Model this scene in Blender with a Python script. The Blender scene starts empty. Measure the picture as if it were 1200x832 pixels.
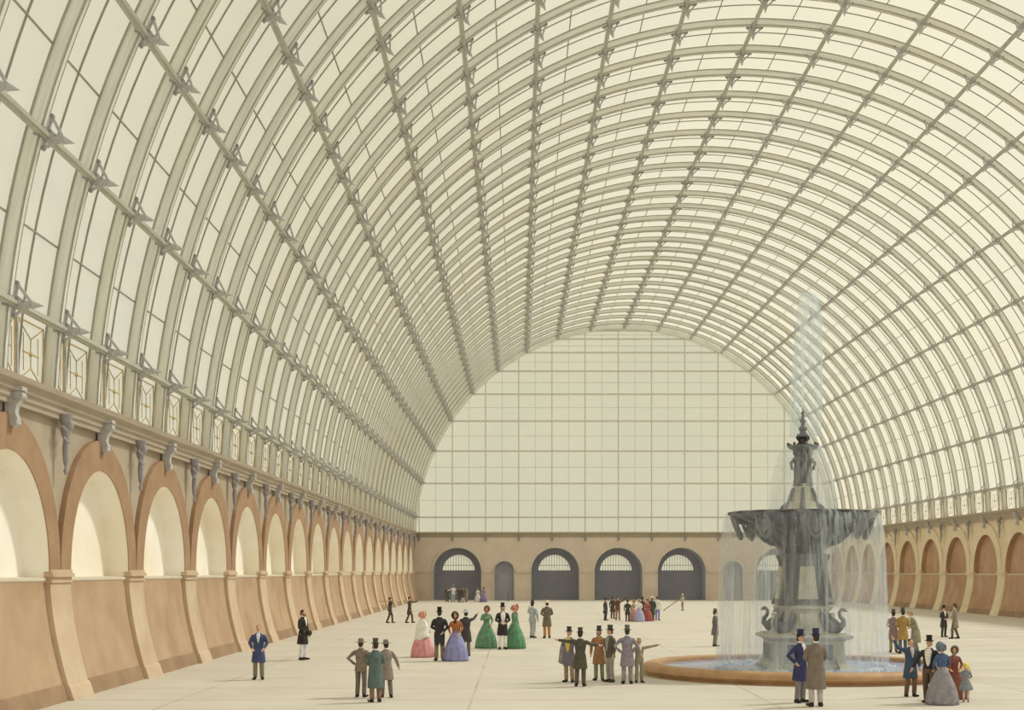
import bpy, bmesh, math, random
from mathutils import Vector, Matrix
random.seed(7)
PI = math.pi
sin, cos = math.sin, math.cos
C = bpy.context.scene.collection
scn = bpy.context.scene

# ------------------------------------------------------------------ helpers
def lin(c):
    if isinstance(c, str):
        c = tuple(int(c[i:i+2], 16)/255 for i in (0, 2, 4))
    return tuple((v/12.92 if v <= .04045 else ((v+.055)/1.055)**2.4) for v in c) + (1,)

class MB:
    """collects verts and faces, builds ONE mesh object"""
    def __init__(s): s.v = []; s.f = []; s.m = []; s.mi = 0
    def add(s, vs, fs, mi=None):
        n = len(s.v); s.v += [tuple(v) for v in vs]
        for f in fs: s.f.append([i+n for i in f]); s.m.append(s.mi if mi is None else mi)
    def box(s, x0, x1, y0, y1, z0, z1, mi=None):
        s.add([(x0,y0,z0),(x1,y0,z0),(x1,y1,z0),(x0,y1,z0),(x0,y0,z1),(x1,y0,z1),(x1,y1,z1),(x0,y1,z1)],
              [(0,3,2,1),(4,5,6,7),(0,1,5,4),(1,2,6,5),(2,3,7,6),(3,0,4,7)], mi)
    def loft(s, rings, mi=None, cap=True, closed=True):
        n = len(rings[0]); vs = [p for r in rings for p in r]; fs = []
        for i in range(len(rings)-1):
            for j in range(n if closed else n-1):
                a, b = i*n+j, i*n+(j+1) % n
                fs.append((a, b, b+n, a+n))
        if cap and closed:
            fs.append(tuple(range(n))[::-1]); fs.append(tuple((len(rings)-1)*n+j for j in range(n)))
        s.add(vs, fs, mi)
    def tube(s, pts, rad, n=10, mi=None, round_ends=True):
        pts = [Vector(p) for p in pts]
        if not isinstance(rad, (list, tuple)): rad = [rad]*len(pts)
        rad = list(rad)
        if round_ends:
            d0 = (pts[0]-pts[1]).normalized(); d1 = (pts[-1]-pts[-2]).normalized()
            pts = [pts[0]+d0*rad[0]*.8, pts[0]+d0*rad[0]*.45]+pts+[pts[-1]+d1*rad[-1]*.45, pts[-1]+d1*rad[-1]*.8]
            rad = [rad[0]*.45, rad[0]*.85]+rad+[rad[-1]*.85, rad[-1]*.45]
        rings = []; up = None
        for i, p in enumerate(pts):
            a = pts[max(i-1, 0)]; b = pts[min(i+1, len(pts)-1)]
            t = (b-a).normalized()
            if up is None:
                up = Vector((0, 0, 1)) if abs(t.z) < .8 else Vector((0, 1, 0))
            u = (up-t*up.dot(t)).normalized(); up = u; w = t.cross(u)
            rings.append([p+(u*cos(2*PI*j/n)+w*sin(2*PI*j/n))*rad[i] for j in range(n)])
        s.loft(rings, mi)
    def bar(s, a, b, w, h=None, up=(0, 0, 1), mi=None):
        a, b = Vector(a), Vector(b); t = (b-a).normalized(); up = Vector(up)
        if abs(t.dot(up)) > .98: up = Vector((0, 1, 0)) if abs(t.y) < .9 else Vector((1, 0, 0))
        u = (up-t*up.dot(t)).normalized(); q = t.cross(u); h = h or w
        r = [[p+q*sx*w/2+u*sy*h/2 for sx, sy in ((-1,-1),(1,-1),(1,1),(-1,1))] for p in (a, b)]
        s.loft(r, mi)
    def ell(s, c, r, nu=12, nv=8, rot=None, mi=None):
        rings = []
        for i in range(nv+1):
            a = -PI/2+PI*(i+.02 if i == 0 else (i-.02 if i == nv else i))/nv
            ring = []
            for j in range(nu):
                v = Vector((r[0]*cos(a)*cos(2*PI*j/nu), r[1]*cos(a)*sin(2*PI*j/nu), r[2]*sin(a)))
                if rot: v = rot @ v
                ring.append(v+Vector(c))
            rings.append(ring)
        s.loft(rings, mi)
    def lathe(s, prof, c=(0, 0, 0), n=32, mi=None, cap=True, sx=1, sy=1, mod=None):
        rings = []
        for k, (r, z) in enumerate(prof):
            ring = []
            for j in range(n):
                a = 2*PI*j/n; rr = r*(mod(a, z) if mod else 1)
                ring.append((c[0]+rr*cos(a)*sx, c[1]+rr*sin(a)*sy, c[2]+z))
            rings.append(ring)
        s.loft(rings, mi, cap)
    def prism(s, poly, y0, y1, plane='xz', mi=None):
        """poly in a plane, extruded along the third axis"""
        def P(a, b, c):
            return (a, c, b) if plane == 'xz' else ((c, a, b) if plane == 'yz' else (a, b, c))
        s.loft([[P(a, b, y0) for a, b in poly], [P(a, b, y1) for a, b in poly]], mi)
    def mesh(s, name, mats, smooth=False):
        me = bpy.data.meshes.new(name); me.from_pydata(s.v, [], s.f)
        if not isinstance(mats, (list, tuple)): mats = [mats]
        for m in mats: me.materials.append(m)
        me.polygons.foreach_set('material_index', s.m)
        bm = bmesh.new(); bm.from_mesh(me); bmesh.ops.recalc_face_normals(bm, faces=bm.faces); bm.to_mesh(me); bm.free()
        if smooth:
            me.polygons.foreach_set('use_smooth', [True]*len(me.polygons))
            if smooth != 'all':
                try: me.set_sharp_from_angle(angle=math.radians(40))
                except Exception: pass
        me.update(); return me
    def build(s, name, mats, parent=None, smooth=False, loc=None):
        return put(name, s.mesh(name, mats, smooth), parent, loc)

def put(name, me, parent=None, loc=None, rot=None):
    o = bpy.data.objects.new(name, me); C.objects.link(o)
    if parent: o.parent = parent
    if loc: o.location = loc
    if rot is not None: o.rotation_euler = rot
    return o

def tag(o, label=None, cat=None, group=None, kind=None):
    if label: o['label'] = label
    if cat: o['category'] = cat
    if group: o['group'] = group
    if kind: o['kind'] = kind
    return o

def empty(name, loc=(0, 0, 0), rz=0):
    o = bpy.data.objects.new(name, None); C.objects.link(o); o.location = loc; o.rotation_euler = (0, 0, rz)
    o.empty_display_size = .3
    return o

# ------------------------------------------------------------------ materials
def newmat(name):
    m = bpy.data.materials.new(name); m.use_nodes = True
    nt = m.node_tree; nt.nodes.clear(); return m, nt
def N(nt, t, **k):
    n = nt.nodes.new(t)
    for a, b in k.items():
        if a in n.inputs: n.inputs[a].default_value = b
        else: setattr(n, a, b)
    return n
def mixc(nt, fac, a, b):
    n = nt.nodes.new('ShaderNodeMix'); n.data_type = 'RGBA'
    L = nt.links
    for sock, v in ((n.inputs[0], fac), (n.inputs[6], a), (n.inputs[7], b)):
        if hasattr(v, 'is_output') or isinstance(v, bpy.types.NodeSocket): L.new(v, sock)
        else: sock.default_value = v
    return n.outputs[2]
def noise(nt, scale, detail=4, vec=None, rough=.55):
    n = N(nt, 'ShaderNodeTexNoise', Scale=scale, Detail=detail, Roughness=rough)
    if vec: nt.links.new(vec, n.inputs['Vector'])
    return n.outputs['Fac']
def ramp(nt, fac, a, b):
    n = N(nt, 'ShaderNodeMapRange'); n.inputs[1].default_value = a; n.inputs[2].default_value = b
    nt.links.new(fac, n.inputs[0]); return n.outputs[0]
def math_(nt, op, a, b=None):
    n = nt.nodes.new('ShaderNodeMath'); n.operation = op
    for i, v in enumerate((a, b)):
        if v is None: continue
        if isinstance(v, bpy.types.NodeSocket): nt.links.new(v, n.inputs[i])
        else: n.inputs[i].default_value = v
    return n.outputs[0]
def objc(nt, scale=(1, 1, 1)):
    tc = nt.nodes.new('ShaderNodeTexCoord'); mp = nt.nodes.new('ShaderNodeMapping')
    mp.inputs['Scale'].default_value = scale
    nt.links.new(tc.outputs['Object'], mp.inputs['Vector']); return mp.outputs['Vector']
def geoc(nt, scale=(1, 1, 1)):
    tc = nt.nodes.new('ShaderNodeNewGeometry'); mp = nt.nodes.new('ShaderNodeMapping')
    mp.inputs['Scale'].default_value = scale
    nt.links.new(tc.outputs['Position'], mp.inputs['Vector']); return mp.outputs['Vector']
def mat(name, c1, c2=None, scale=2, rough=.8, metal=0, world=False, vs=(1, 1, 1), lo=.3, hi=.7, bump=0, c3=None, scale3=.5):
    m, nt = newmat(name); out = N(nt, 'ShaderNodeOutputMaterial'); p = N(nt, 'ShaderNodeBsdfPrincipled')
    p.inputs['Roughness'].default_value = rough; p.inputs['Metallic'].default_value = metal
    nt.links.new(p.outputs[0], out.inputs[0])
    vec = geoc(nt, vs) if world else objc(nt, vs)
    f = noise(nt, scale, 5, vec)
    col = mixc(nt, ramp(nt, f, lo, hi), lin(c1), lin(c2 or c1))
    if c3:
        col = mixc(nt, math_(nt, 'MULTIPLY', ramp(nt, noise(nt, scale3, 3, vec), .45, .75), .7), col, lin(c3))
    nt.links.new(col, p.inputs['Base Color'])
    if bump:
        b = N(nt, 'ShaderNodeBump', Strength=bump, Distance=.02); nt.links.new(f, b.inputs['Height']); nt.links.new(b.outputs[0], p.inputs['Normal'])
    return m

M = {}
M['brick'] = mat('brown_brick', 'b39a85', 'c4ae9a', 3, c3='a88b74', scale3=.7, world=True)
M['spandrel'] = mat('spandrel_stucco', 'aa9e8b', 'b8ac99', 1.5, c3='a1907a', scale3=.4, world=True)
M['plaster'] = mat('cream_plaster', 'f6f2e6', 'fcfaf4', 1.2, c3='f1e6cf', scale3=.35, world=True)
M['dado_shade'] = mat('dado_shade_brown', 'b3977a', 'bfa487', .8, c3='a18164', scale3=.5, world=True)  # shade of the lower niche wall painted in as a browner colour
M['pier'] = mat('pier_stone', 'c9b399', 'd3bfa6', 1.6, c3='bb9f83', scale3=.5, world=True)
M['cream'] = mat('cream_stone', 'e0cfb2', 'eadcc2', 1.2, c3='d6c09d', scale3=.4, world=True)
M['niche_brown'] = mat('right_niche_brown', 'b28f74', 'c4a388', .9, c3='a57a5c', scale3=.3, world=True)  # right niches, browner all over than the left ones
M['plinth'] = mat('plinth_course', '94795f', 'a78b6f', 1.2, c3='846a52', scale3=.5, world=True)
M['cornice'] = mat('cornice_stone', 'a89d8c', 'b8ac9a', 2, world=True, vs=(1, .3, 3))
M['iron'] = mat('grey_iron', 'b5b4b6', 'c6c5c4', 4, rough=.6)
M['iron_dark'] = mat('dark_iron', '96929a', 'a8a4a8', 4, rough=.6)
M['gild'] = mat('gilt_iron', 'b09a68', 'cbb684', 12, rough=.55)
M['rib_shade_line'] = mat('rib_shadow_line', '9c9a8f', 'aaa89c', 3, rough=.6)  # for strips added along the ribs, dark to draw their shadow lines
M['bar'] = mat('glazing_bar_iron', '8f8d84', '9e9c92', 3, rough=.6)
M['endbar'] = mat('end_glazing_iron', 'cfcec6', 'dad9d0', 3, rough=.6)
M['purlin'] = mat('purlin_timber', 'b0b0a6', 'c4c4b9', 3, vs=(3, .3, 3), rough=.7, world=True)
M['endwall'] = mat('end_wall_brick', 'dcccbf', 'e4d7ca', .8, c3='d2bfb4', scale3=.3, world=True)
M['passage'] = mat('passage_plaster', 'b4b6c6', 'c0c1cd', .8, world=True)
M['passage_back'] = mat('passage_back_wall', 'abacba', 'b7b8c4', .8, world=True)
M['trim'] = mat('pale_stone_trim', 'd2c8b8', 'dcd3c3', 1, world=True)
M['rim'] = mat('basin_rim_stone', 'b38d66', 'c49e76', 2.2, c3='9f784f', scale3=1.2, rough=.6)
M['basin'] = mat('basin_floor', '8a93a6', '9aa3b4', 2)
M['fstone'] = mat('fountain_pale_stone', 'c2bea8', 'd8d3bc', 3, c3='9d9b92', scale3=1.3, rough=.6)
M['fbronze'] = mat('fountain_bronze', '454447', '625f5d', 6, c3='353438', scale3=3, rough=.42, metal=.25, bump=.5)
M['fmid'] = mat('fountain_grey_stone', '68666b', '807e7e', 5, c3='55525a', scale3=2, rough=.5, bump=.3)

def rib_material():
    m, nt = newmat('rib_timber'); out = N(nt, 'ShaderNodeOutputMaterial'); p = N(nt, 'ShaderNodeBsdfPrincipled', Roughness=.75)
    nt.links.new(p.outputs[0], out.inputs[0])
    tc = nt.nodes.new('ShaderNodeTexCoord'); sp = N(nt, 'ShaderNodeSeparateXYZ'); nt.links.new(tc.outputs['Object'], sp.inputs[0])
    x, y, z = sp.outputs
    r = math_(nt, 'SQRT', math_(nt, 'ADD', math_(nt, 'MULTIPLY', x, x), math_(nt, 'MULTIPLY', z, z)))
    a = math_(nt, 'ARCTAN2', z, x)
    cb = N(nt, 'ShaderNodeCombineXYZ')
    nt.links.new(math_(nt, 'MULTIPLY', r, 9), cb.inputs[0]); nt.links.new(math_(nt, 'MULTIPLY', y, 12), cb.inputs[1]); nt.links.new(math_(nt, 'MULTIPLY', a, 9), cb.inputs[2])
    f = noise(nt, 1.2, 6, cb.outputs[0], .7)
    col = mixc(nt, ramp(nt, f, .35, .65), lin('d6d8d2'), lin('efefe8'))
    oi = nt.nodes.new('ShaderNodeObjectInfo')
    g = noise(nt, .12, 3, geoc(nt))
    col = mixc(nt, math_(nt, 'MULTIPLY', ramp(nt, g, .5, .7), .5), col, lin('e6dfcb'))
    nt.links.new(col, p.inputs['Base Color']); return m
M['rib'] = rib_material()

def glass_material(name, tint, body, fac=.3, mott=.08):
    m, nt = newmat(name); out = N(nt, 'ShaderNodeOutputMaterial')
    tr = N(nt, 'ShaderNodeBsdfTransparent'); tl = N(nt, 'ShaderNodeBsdfTranslucent'); df = N(nt, 'ShaderNodeBsdfDiffuse')
    f = noise(nt, .11, 5, geoc(nt), .6)
    c = mixc(nt, ramp(nt, f, .35, .68), lin(tint[0]), lin(tint[1])); nt.links.new(c, tr.inputs[0])
    tl.inputs[0].default_value = lin(body); df.inputs[0].default_value = lin(body)
    m1 = N(nt, 'ShaderNodeMixShader', Fac=.35); nt.links.new(tl.outputs[0], m1.inputs[1]); nt.links.new(df.outputs[0], m1.inputs[2])
    mx = N(nt, 'ShaderNodeMixShader', Fac=fac); nt.links.new(tr.outputs[0], mx.inputs[1]); nt.links.new(m1.outputs[0], mx.inputs[2])
    nt.links.new(mx.outputs[0], out.inputs[0]); return m
M['glass'] = glass_material('cream_roof_glass', ('fffdf2', 'f6f6f0'), 'fbf7e8')
M['endglass'] = glass_material('end_wall_glass', ('e8e8dc', 'dfe2d8'), 'eceadb', .35)
M['lunette'] = glass_material('lunette_glass', ('f2f0dc', 'e8ebe0'), 'e8e6d6', .3)

def brick_ring_material():
    m, nt = newmat('radial_brick'); out = N(nt, 'ShaderNodeOutputMaterial'); p = N(nt, 'ShaderNodeBsdfPrincipled', Roughness=.85)
    nt.links.new(p.outputs[0], out.inputs[0])
    tc = nt.nodes.new('ShaderNodeTexCoord'); sp = N(nt, 'ShaderNodeSeparateXYZ'); nt.links.new(tc.outputs['Object'], sp.inputs[0])
    a = math_(nt, 'ARCTAN2', sp.outputs[2], sp.outputs[1])
    fr = math_(nt, 'FRACT', math_(nt, 'MULTIPLY', a, 46/PI))
    line = math_(nt, 'LESS_THAN', fr, .14)
    f = noise(nt, 1.3, 5, geoc(nt))
    col = mixc(nt, ramp(nt, f, .3, .7), lin('9c7c60'), lin('ad8e72'))
    col = mixc(nt, math_(nt, 'MULTIPLY', line, .25), col, lin('94785f'))
    nt.links.new(col, p.inputs['Base Color']); return m
M['ring'] = brick_ring_material()

def floor_material():
    m, nt = newmat('floor_paving'); out = N(nt, 'ShaderNodeOutputMaterial'); p = N(nt, 'ShaderNodeBsdfPrincipled', Roughness=.85)
    nt.links.new(p.outputs[0], out.inputs[0])
    g = geoc(nt); sp = N(nt, 'ShaderNodeSeparateXYZ'); nt.links.new(g, sp.inputs[0])
    def line(sock, per, off, w):
        fr = math_(nt, 'FRACT', math_(nt, 'DIVIDE', math_(nt, 'ADD', sock, off), per))
        return math_(nt, 'LESS_THAN', fr, w/per)
    l1 = line(sp.outputs[1], 4.0, .4, .16)
    l2 = line(sp.outputs[0], 8.0, 1.3, .07)
    l3 = line(sp.outputs[1], 4.0, 2.4, .07)
    brk = ramp(nt, noise(nt, .35, 4, g), .4, .6)
    f = noise(nt, .25, 6, g, .6)
    f2 = noise(nt, 3, 4, geoc(nt, (.25, 1, 1)), .6)
    col = mixc(nt, ramp(nt, f, .3, .7), lin('c5bfb3'), lin('d2ccc1'))
    col = mixc(nt, math_(nt, 'MULTIPLY', ramp(nt, f2, .5, .8), .5), col, lin('b8ae9e'))
    ln = math_(nt, 'MULTIPLY', math_(nt, 'MAXIMUM', l1, math_(nt, 'MAXIMUM', l2, math_(nt, 'MULTIPLY', l3, .5))), math_(nt, 'ADD', math_(nt, 'MULTIPLY', brk, .5), .2))
    col = mixc(nt, ln, col, lin('a39686'))
    nt.links.new(col, p.inputs['Base Color']); return m
M['floor'] = floor_material()

def water_material(name, dens, streak=True, col='dfeaec'):
    m, nt = newmat(name); out = N(nt, 'ShaderNodeOutputMaterial')
    tr = N(nt, 'ShaderNodeBsdfTransparent'); tl = N(nt, 'ShaderNodeBsdfTranslucent'); df = N(nt, 'ShaderNodeBsdfDiffuse')
    tl.inputs[0].default_value = lin(col); df.inputs[0].default_value = lin(col)
    a = N(nt, 'ShaderNodeMixShader', Fac=.5); nt.links.new(tl.outputs[0], a.inputs[1]); nt.links.new(df.outputs[0], a.inputs[2])
    mx = nt.nodes.new('ShaderNodeMixShader'); nt.links.new(tr.outputs[0], mx.inputs[1]); nt.links.new(a.outputs[0], mx.inputs[2])
    v = objc(nt, (9, 9, .35)); f = noise(nt, 1.0, 5, v, .65)
    v2 = objc(nt, (1.1, 1.1, .1)); f2 = noise(nt, 1.0, 3, v2, .5)
    k = math_(nt, 'MULTIPLY', ramp(nt, f, .42, .72), ramp(nt, f2, .35, .65))
    nt.links.new(math_(nt, 'ADD', math_(nt, 'MULTIPLY', k, dens*2.2), dens*.26), mx.inputs[0])
    nt.links.new(mx.outputs[0], out.inputs[0]); return m
M['veil'] = water_material('falling_water', .25, col='eef8fc')
M['veil2'] = water_material('spray_water', .5, col='d6e8f4')
M['core'] = water_material('jet_core_water', .55, col='f4f8f8')

def pool_material():
    m, nt = newmat('pool_water'); out = N(nt, 'ShaderNodeOutputMaterial'); p = N(nt, 'ShaderNodeBsdfPrincipled', Roughness=.18)
    nt.links.new(p.outputs[0], out.inputs[0])
    f = noise(nt, 1.6, 5, objc(nt, (.6, 2.2, 1)), .6)
    nt.links.new(mixc(nt, ramp(nt, f, .35, .65), lin('7486c4'), lin('b4bfd8')), p.inputs['Base Color'])
    b = N(nt, 'ShaderNodeBump', Strength=.25, Distance=.05); nt.links.new(f, b.inputs['Height']); nt.links.new(b.outputs[0], p.inputs['Normal'])
    return m
M['pool'] = pool_material()

# ------------------------------------------------------------------ camera, light
EYE = 3.5; FOC = 1700; VX, VY = 607, 670
cam = bpy.data.cameras.new('camera'); co = bpy.data.objects.new('camera', cam); C.objects.link(co)
co.location = (0, 0, EYE); co.rotation_euler = (PI/2, 0, 0)
cam.sensor_width = 36; cam.lens = 36*FOC/1200; cam.shift_x = -(VX-600)/1200; cam.shift_y = (VY-416)/1200; cam.clip_end = 1000
scn.camera = co
def at(px, py):
    Y = FOC*EYE/(py-VY); return (px-VX)*Y/FOC, Y

w = bpy.data.worlds.new('sky'); scn.world = w; w.use_nodes = True
wt = w.node_tree; wt.nodes.clear()
bg = N(wt, 'ShaderNodeBackground', Strength=1.0); wo = N(wt, 'ShaderNodeOutputWorld')
tc = wt.nodes.new('ShaderNodeTexCoord')
wn = N(wt, 'ShaderNodeTexNoise', Scale=3.0, Detail=5.0); wt.links.new(tc.outputs['Generated'], wn.inputs['Vector'])
wt.links.new(mixc(wt, ramp(wt, wn.outputs['Fac'], .35, .65), lin('e4dec8'), lin('dedccd')), bg.inputs[0])
wt.links.new(bg.outputs[0], wo.inputs[0])
sun = bpy.data.lights.new('sun', 'SUN'); sun.energy = 3.5; sun.angle = math.radians(7); sun.color = (1, .985, .96)
so = bpy.data.objects.new('sun', sun); C.objects.link(so)
so.rotation_euler = Vector((.60, .30, .74)).to_track_quat('Z', 'Y').to_euler(); so.location = (60, 120, 80)
scn.view_settings.view_transform = 'Standard'; scn.view_settings.look = 'None'; scn.view_settings.gamma = 1
scn.view_settings.use_curve_mapping = False; scn.view_settings.exposure = 0.0
scn.cycles.use_denoising = True
scn.cycles.max_bounces = 12; scn.cycles.diffuse_bounces = 7; scn.cycles.transparent_max_bounces = 24

# ------------------------------------------------------------------ vault
XC, A, B, HC = 13.0, 25.75, 26.3, 7.3
Y0, Y1 = 15.6, 179.0
T0 = math.radians(6.37); TS = (PI-2*T0)/18
RIBY = [20.0+4*k for k in range(40)]          # 20 .. 176
ZC = 8.4                                        # top of the cornice
TB = math.asin((ZC-HC)/B)
def P(t, off=0, y=0): return (XC-(A+off)*cos(t), y, HC+(B+off)*sin(t))

floor = MB(); floor.box(-40, 66, -20, 200, -.3, 0)
tag(floor.build('floor', M['floor']), kind='structure')

ceiling = tag(empty('ceiling'), kind='structure')
# ribs (shared mesh, local origin at the centre of the arch)
def sweep(mb, prof, t0, t1, n, mi=None):
    rings = []
    for i in range(n+1):
        t = t0+(t1-t0)*i/n
        rings.append([(-(A+o)*cos(t), y, (B+o)*sin(t)) for o, y in prof])
    mb.loft(rings, mi)
rb = MB()
sweep(rb, [(0, -.10), (0, .10), (.05, .11), (.04, .17), (.35, .17), (.35, -.17), (.04, -.17), (.05, -.11)], TB, PI-TB, 110)
for yy in (-.205, .175):
    sweep(rb, [(.32, yy), (.32, yy+.03), (.37, yy+.03), (.37, yy)], TB, PI-TB, 110, 1)  # added dark strips, painted shadow lines beside the rib
for yy in (-.125, .105):
    sweep(rb, [(-.012, yy), (-.012, yy+.02), (.02, yy+.02), (.02, yy)], TB, PI-TB, 110, 1)  # same painted shadow line on the inner edges
rib_me = rb.mesh('rib', [M['rib'], M['rib_shade_line']], smooth=True)
# node bracket: local x = inwards, z = up along the rib, y = along the hall
bk = MB()
bk.box(-.14, .05, -.22, .22, -.14, .14, 1)
for pa, pb, ww in (((.0, .52), (.44, .05), .075), ((.0, -.34), (.44, -.02), .07), ((0, .02), (.5, .02), .09), ((.03, .5), (.03, -.32), .07)):
    bk.bar((pa[0], .23, pa[1]), (pb[0], .23, pb[1]), ww, .07, up=(0, 1, 0), mi=0)
bk.prism([(.0, .24), (.22, .10), (.40, .07), (.40, -.04), (.0, -.10)], .20, .26, 'xz', 0)
for c in ((.03, .50, .06), (.09, .12, .03), (.24, .05, .03), (.03, -.33, .06)):
    bk.tube([(c[0], .17, c[1]), (c[0], .29, c[1])], c[2], 8, 1, False)
for ring in ([(.42, .05), (.47, .12), (.52, .09), (.76, .005)],):
    rr = []
    for xx, r in ring: rr.append([(xx, .23+r*cos(2*PI*j/8)*.7, r*sin(2*PI*j/8)) for j in range(8)])
    bk.loft(rr, 0)
br_me = bk.mesh('node_bracket', [M['iron'], M['iron_dark']])
for y in RIBY:
    r = put('rib', rib_me, ceiling, (XC, y, HC))
    for k in range(19):
        t = T0+TS*k
        o = put('node_bracket', br_me, r, (-A*cos(t), 0, B*sin(t)))
        # local +x -> inward normal (cos t, 0, -sin t); local z -> upwards along the rib on each side
        ux = Vector((cos(t), 0, -sin(t))); uz = Vector((sin(t), 0, cos(t)))
        if t > PI/2+.01: uz = -uz
        uy = uz.cross(ux)
        mt = Matrix((ux, uy, uz)).transposed().to_4x4()
        if uy.y < 0:
            uy = -uy; mt = Matrix((ux, uy, uz)).transposed().to_4x4()   # mirror image on the right hand side
            mt = Matrix((ux, -uy, uz)).transposed().to_4x4()
        o.rotation_euler = mt.to_euler()
for k in range(19):
    t = T0+TS*k; m = MB()
    c = Vector(P(t, -.02)); u = Vector((sin(t), 0, cos(t))); nn = Vector((cos(t), 0, -sin(t)))
    prof = [(-.10, -.10), (.03, -.10), (.05, -.05), (.12, -.045), (.12, .045), (.05, .05), (.03, .10), (-.10, .10)]
    m.loft([[c+nn*a+u*b+Vector((0, y, 0)) for a, b in prof] for y in (Y0, Y1)])
    m.build('purlin', M['purlin'], ceiling)
gb = MB(); sweep(gb, [(.36, -.022), (.36, .022), (.41, .022), (.41, -.022)], TB, PI-TB, 96)
gb_me = gb.mesh('glazing_bar', M['bar'])
for y in RIBY: put('glazing_bar', gb_me, ceiling, (XC, y+2.0, HC)) if y+2 < Y1 else None
for k in range(-1, 19):
    t = T0+TS*(k+.5)
    if t < TB+.02 or t > PI-TB-.02: continue
    m = MB(); m.bar(P(t, .38, Y0), P(t, .38, Y1), .042, .05, up=(cos(t), 0, -sin(t))); m.build('cross_bar', M['bar'], ceiling)
gl = MB(); rings = []
for i in range(97):
    t = TB+(PI-2*TB)*i/96
    rings.append([P(t, .43, Y0), P(t, .43, Y1)])
gl.loft(rings, cap=False, closed=False)
gl.build('roof_glass', M['glass'], ceiling, smooth='all')

# ------------------------------------------------------------------ side walls
XW = 12.7       # distance of the pier plane from x=0 on the left
def side(name, sgn, piers, mp, mn, mr, md):
    """piers: y of pier centres; keystones half way. sgn=-1 left, +1 right; local u = distance from pier plane into the hall"""
    xw = -XW if sgn < 0 else 2*XC+XW
    def X(u): return xw-sgn*u
    root = tag(empty(name), kind='structure')
    ZI = 3.5
    R_IN, R_OUT = 3.05, 3.98
    # spandrels and backing
    m = MB(); 
    ys = piers
    for y in ys:
        ky = y+4
        arc = [(ky-(R_IN+.1)*cos(a), ZI+(R_IN+.1)*sin(a)) for a in [PI*i/32 for i in range(33)]]
        arc = [(ky-4, ZI)]+arc+[(ky+4, ZI)]
        for (ya, za), (yb, zb) in zip(arc, arc[1:]):
            m.add([(X(-.16), ya, za), (X(-.16), yb, zb), (X(-.16), yb, 8.0), (X(-.16), ya, 8.0)], [(0, 1, 2, 3)])
    m.build('spandrel_wall', M['spandrel'] if sgn < 0 else M['cream'], root)
    m = MB(); nb = -.72 if sgn < 0 else -.40
    m.box(min(X(-.9), X(nb)), max(X(-.9), X(nb)), Y0, Y1, ZI-.3, 8.2); m.build('niche_back', mn, root)
    # flared lower niche wall
    def flare(z): return .62*max(0, (3.25-z)/3.25)**1.7
    m = MB(); pr = []
    zs = [0+3.25*i/14 for i in range(15)]
    front = [(flare(z)-.14, z) for z in zs]
    poly = [(X(u), z) for u, z in front]+[(X(-.14), 3.3), (X(-.9), 3.3), (X(-.9), 0)]
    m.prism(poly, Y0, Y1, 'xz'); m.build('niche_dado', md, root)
    m = MB(); m.prism([(X(flare(0)-.09), 0), (X(flare(.2)-.09), .2), (X(flare(.42)-.10), .42), (X(flare(.45)-.16), .45), (X(-.3), .45), (X(-.3), 0)], Y0, Y1, 'xz')
    m.build('plinth_course', M['plinth'], root)
    m = MB(); m.prism([(X(-.10), 3.26), (X(-.10), 3.33), (X(-.75), 3.36), (X(-.75), 3.24), (X(-.14), 3.22)], Y0, Y1, 'xz')
    m.build('niche_ledge', M['trim'], root)
    # arch ring mesh
    m = MB(); n = 36; rings = []
    for i in range(n+1):
        a = PI*i/n
        rings.append([(-sgn*u, -r*cos(a), r*sin(a)) for u, r in ((0, R_IN+.02), (0, R_OUT), (-.2, R_OUT), (-.8, R_OUT-.3), (-.8, R_IN+.02))])
    m.loft(rings, 0)
    rings = []
    for i in range(n+1):
        a = PI*i/n
        rings.append([(-sgn*u, -r*cos(a), r*sin(a)) for u, r in ((-.03, R_IN), (-.03, R_IN+.05), (-.78, R_IN+.05), (-.78, R_IN))])
    m.loft(rings, 1)
    ring_me = m.mesh('arch_ring', [mr, M['plaster'] if sgn < 0 else mn], smooth=True)
    # pier
    m = MB(); hw = .90
    def prow(u0, z): return None
    rings = []
    for i in range(15):
        z = 3.25*i/14; u = flare(z)
        rings.append([(-sgn*u, -hw, z), (-sgn*u, hw, z), (sgn*.8, hw, z), (sgn*.8, -hw, z)])
    m.loft(rings, 0)
    pier_me = m.mesh('pier', mp)
    m = MB()
    for z0, z1, e in ((3.2, 3.27, .05), (3.27, 3.36, .02), (3.36, 3.46, .09), (3.46, 3.56, .04)):
        m.box(min(-sgn*e, sgn*.16), max(-sgn*e, sgn*.16), -hw-e*.8, hw+e*.8, z0, z1)
    m.box(min(sgn*.16, sgn*.78), max(sgn*.16, sgn*.78), -hw-.04, hw+.04, 3.2, 3.54, 1)
    imp_me = m.mesh('impost', [mp, M['plaster'] if sgn < 0 else mn])
    m = MB()
    us = [(flare(0)+.05, 0), (flare(.4)+.05, .36), (flare(.42)+.01, .42), (-.5, .42), (-.5, 0)]
    m.prism([(-sgn*u, z) for u, z in us], -hw-.05, hw+.05, 'xz')
    base_me = m.mesh('pier_base', mp)
    # keystone console, S-scroll profile
    m = MB()
    pts = [(.02, 8.05), (.26, 8.05), (.33, 7.95), (.30, 7.80), (.20, 7.66), (.16, 7.48), (.22, 7.32), (.20, 7.18), (.12, 7.10), (.04, 7.16), (-.1, 7.2), (-.1, 8.05)]
    m.prism([(-sgn*u, z-7.5) for u, z in pts], -.13, .13, 'xz')
    for uu, zz, rr in ((.25, .40, .11), (.13, -.27, .09)):
        m.tube([(-sgn*uu, -.17, zz), (-sgn*uu, .17, zz)], rr, 12, None, False)
    m.box(min(-sgn*.36, sgn*.05), max(-sgn*.36, sgn*.05), -.19, .19, .52, .62)
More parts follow.
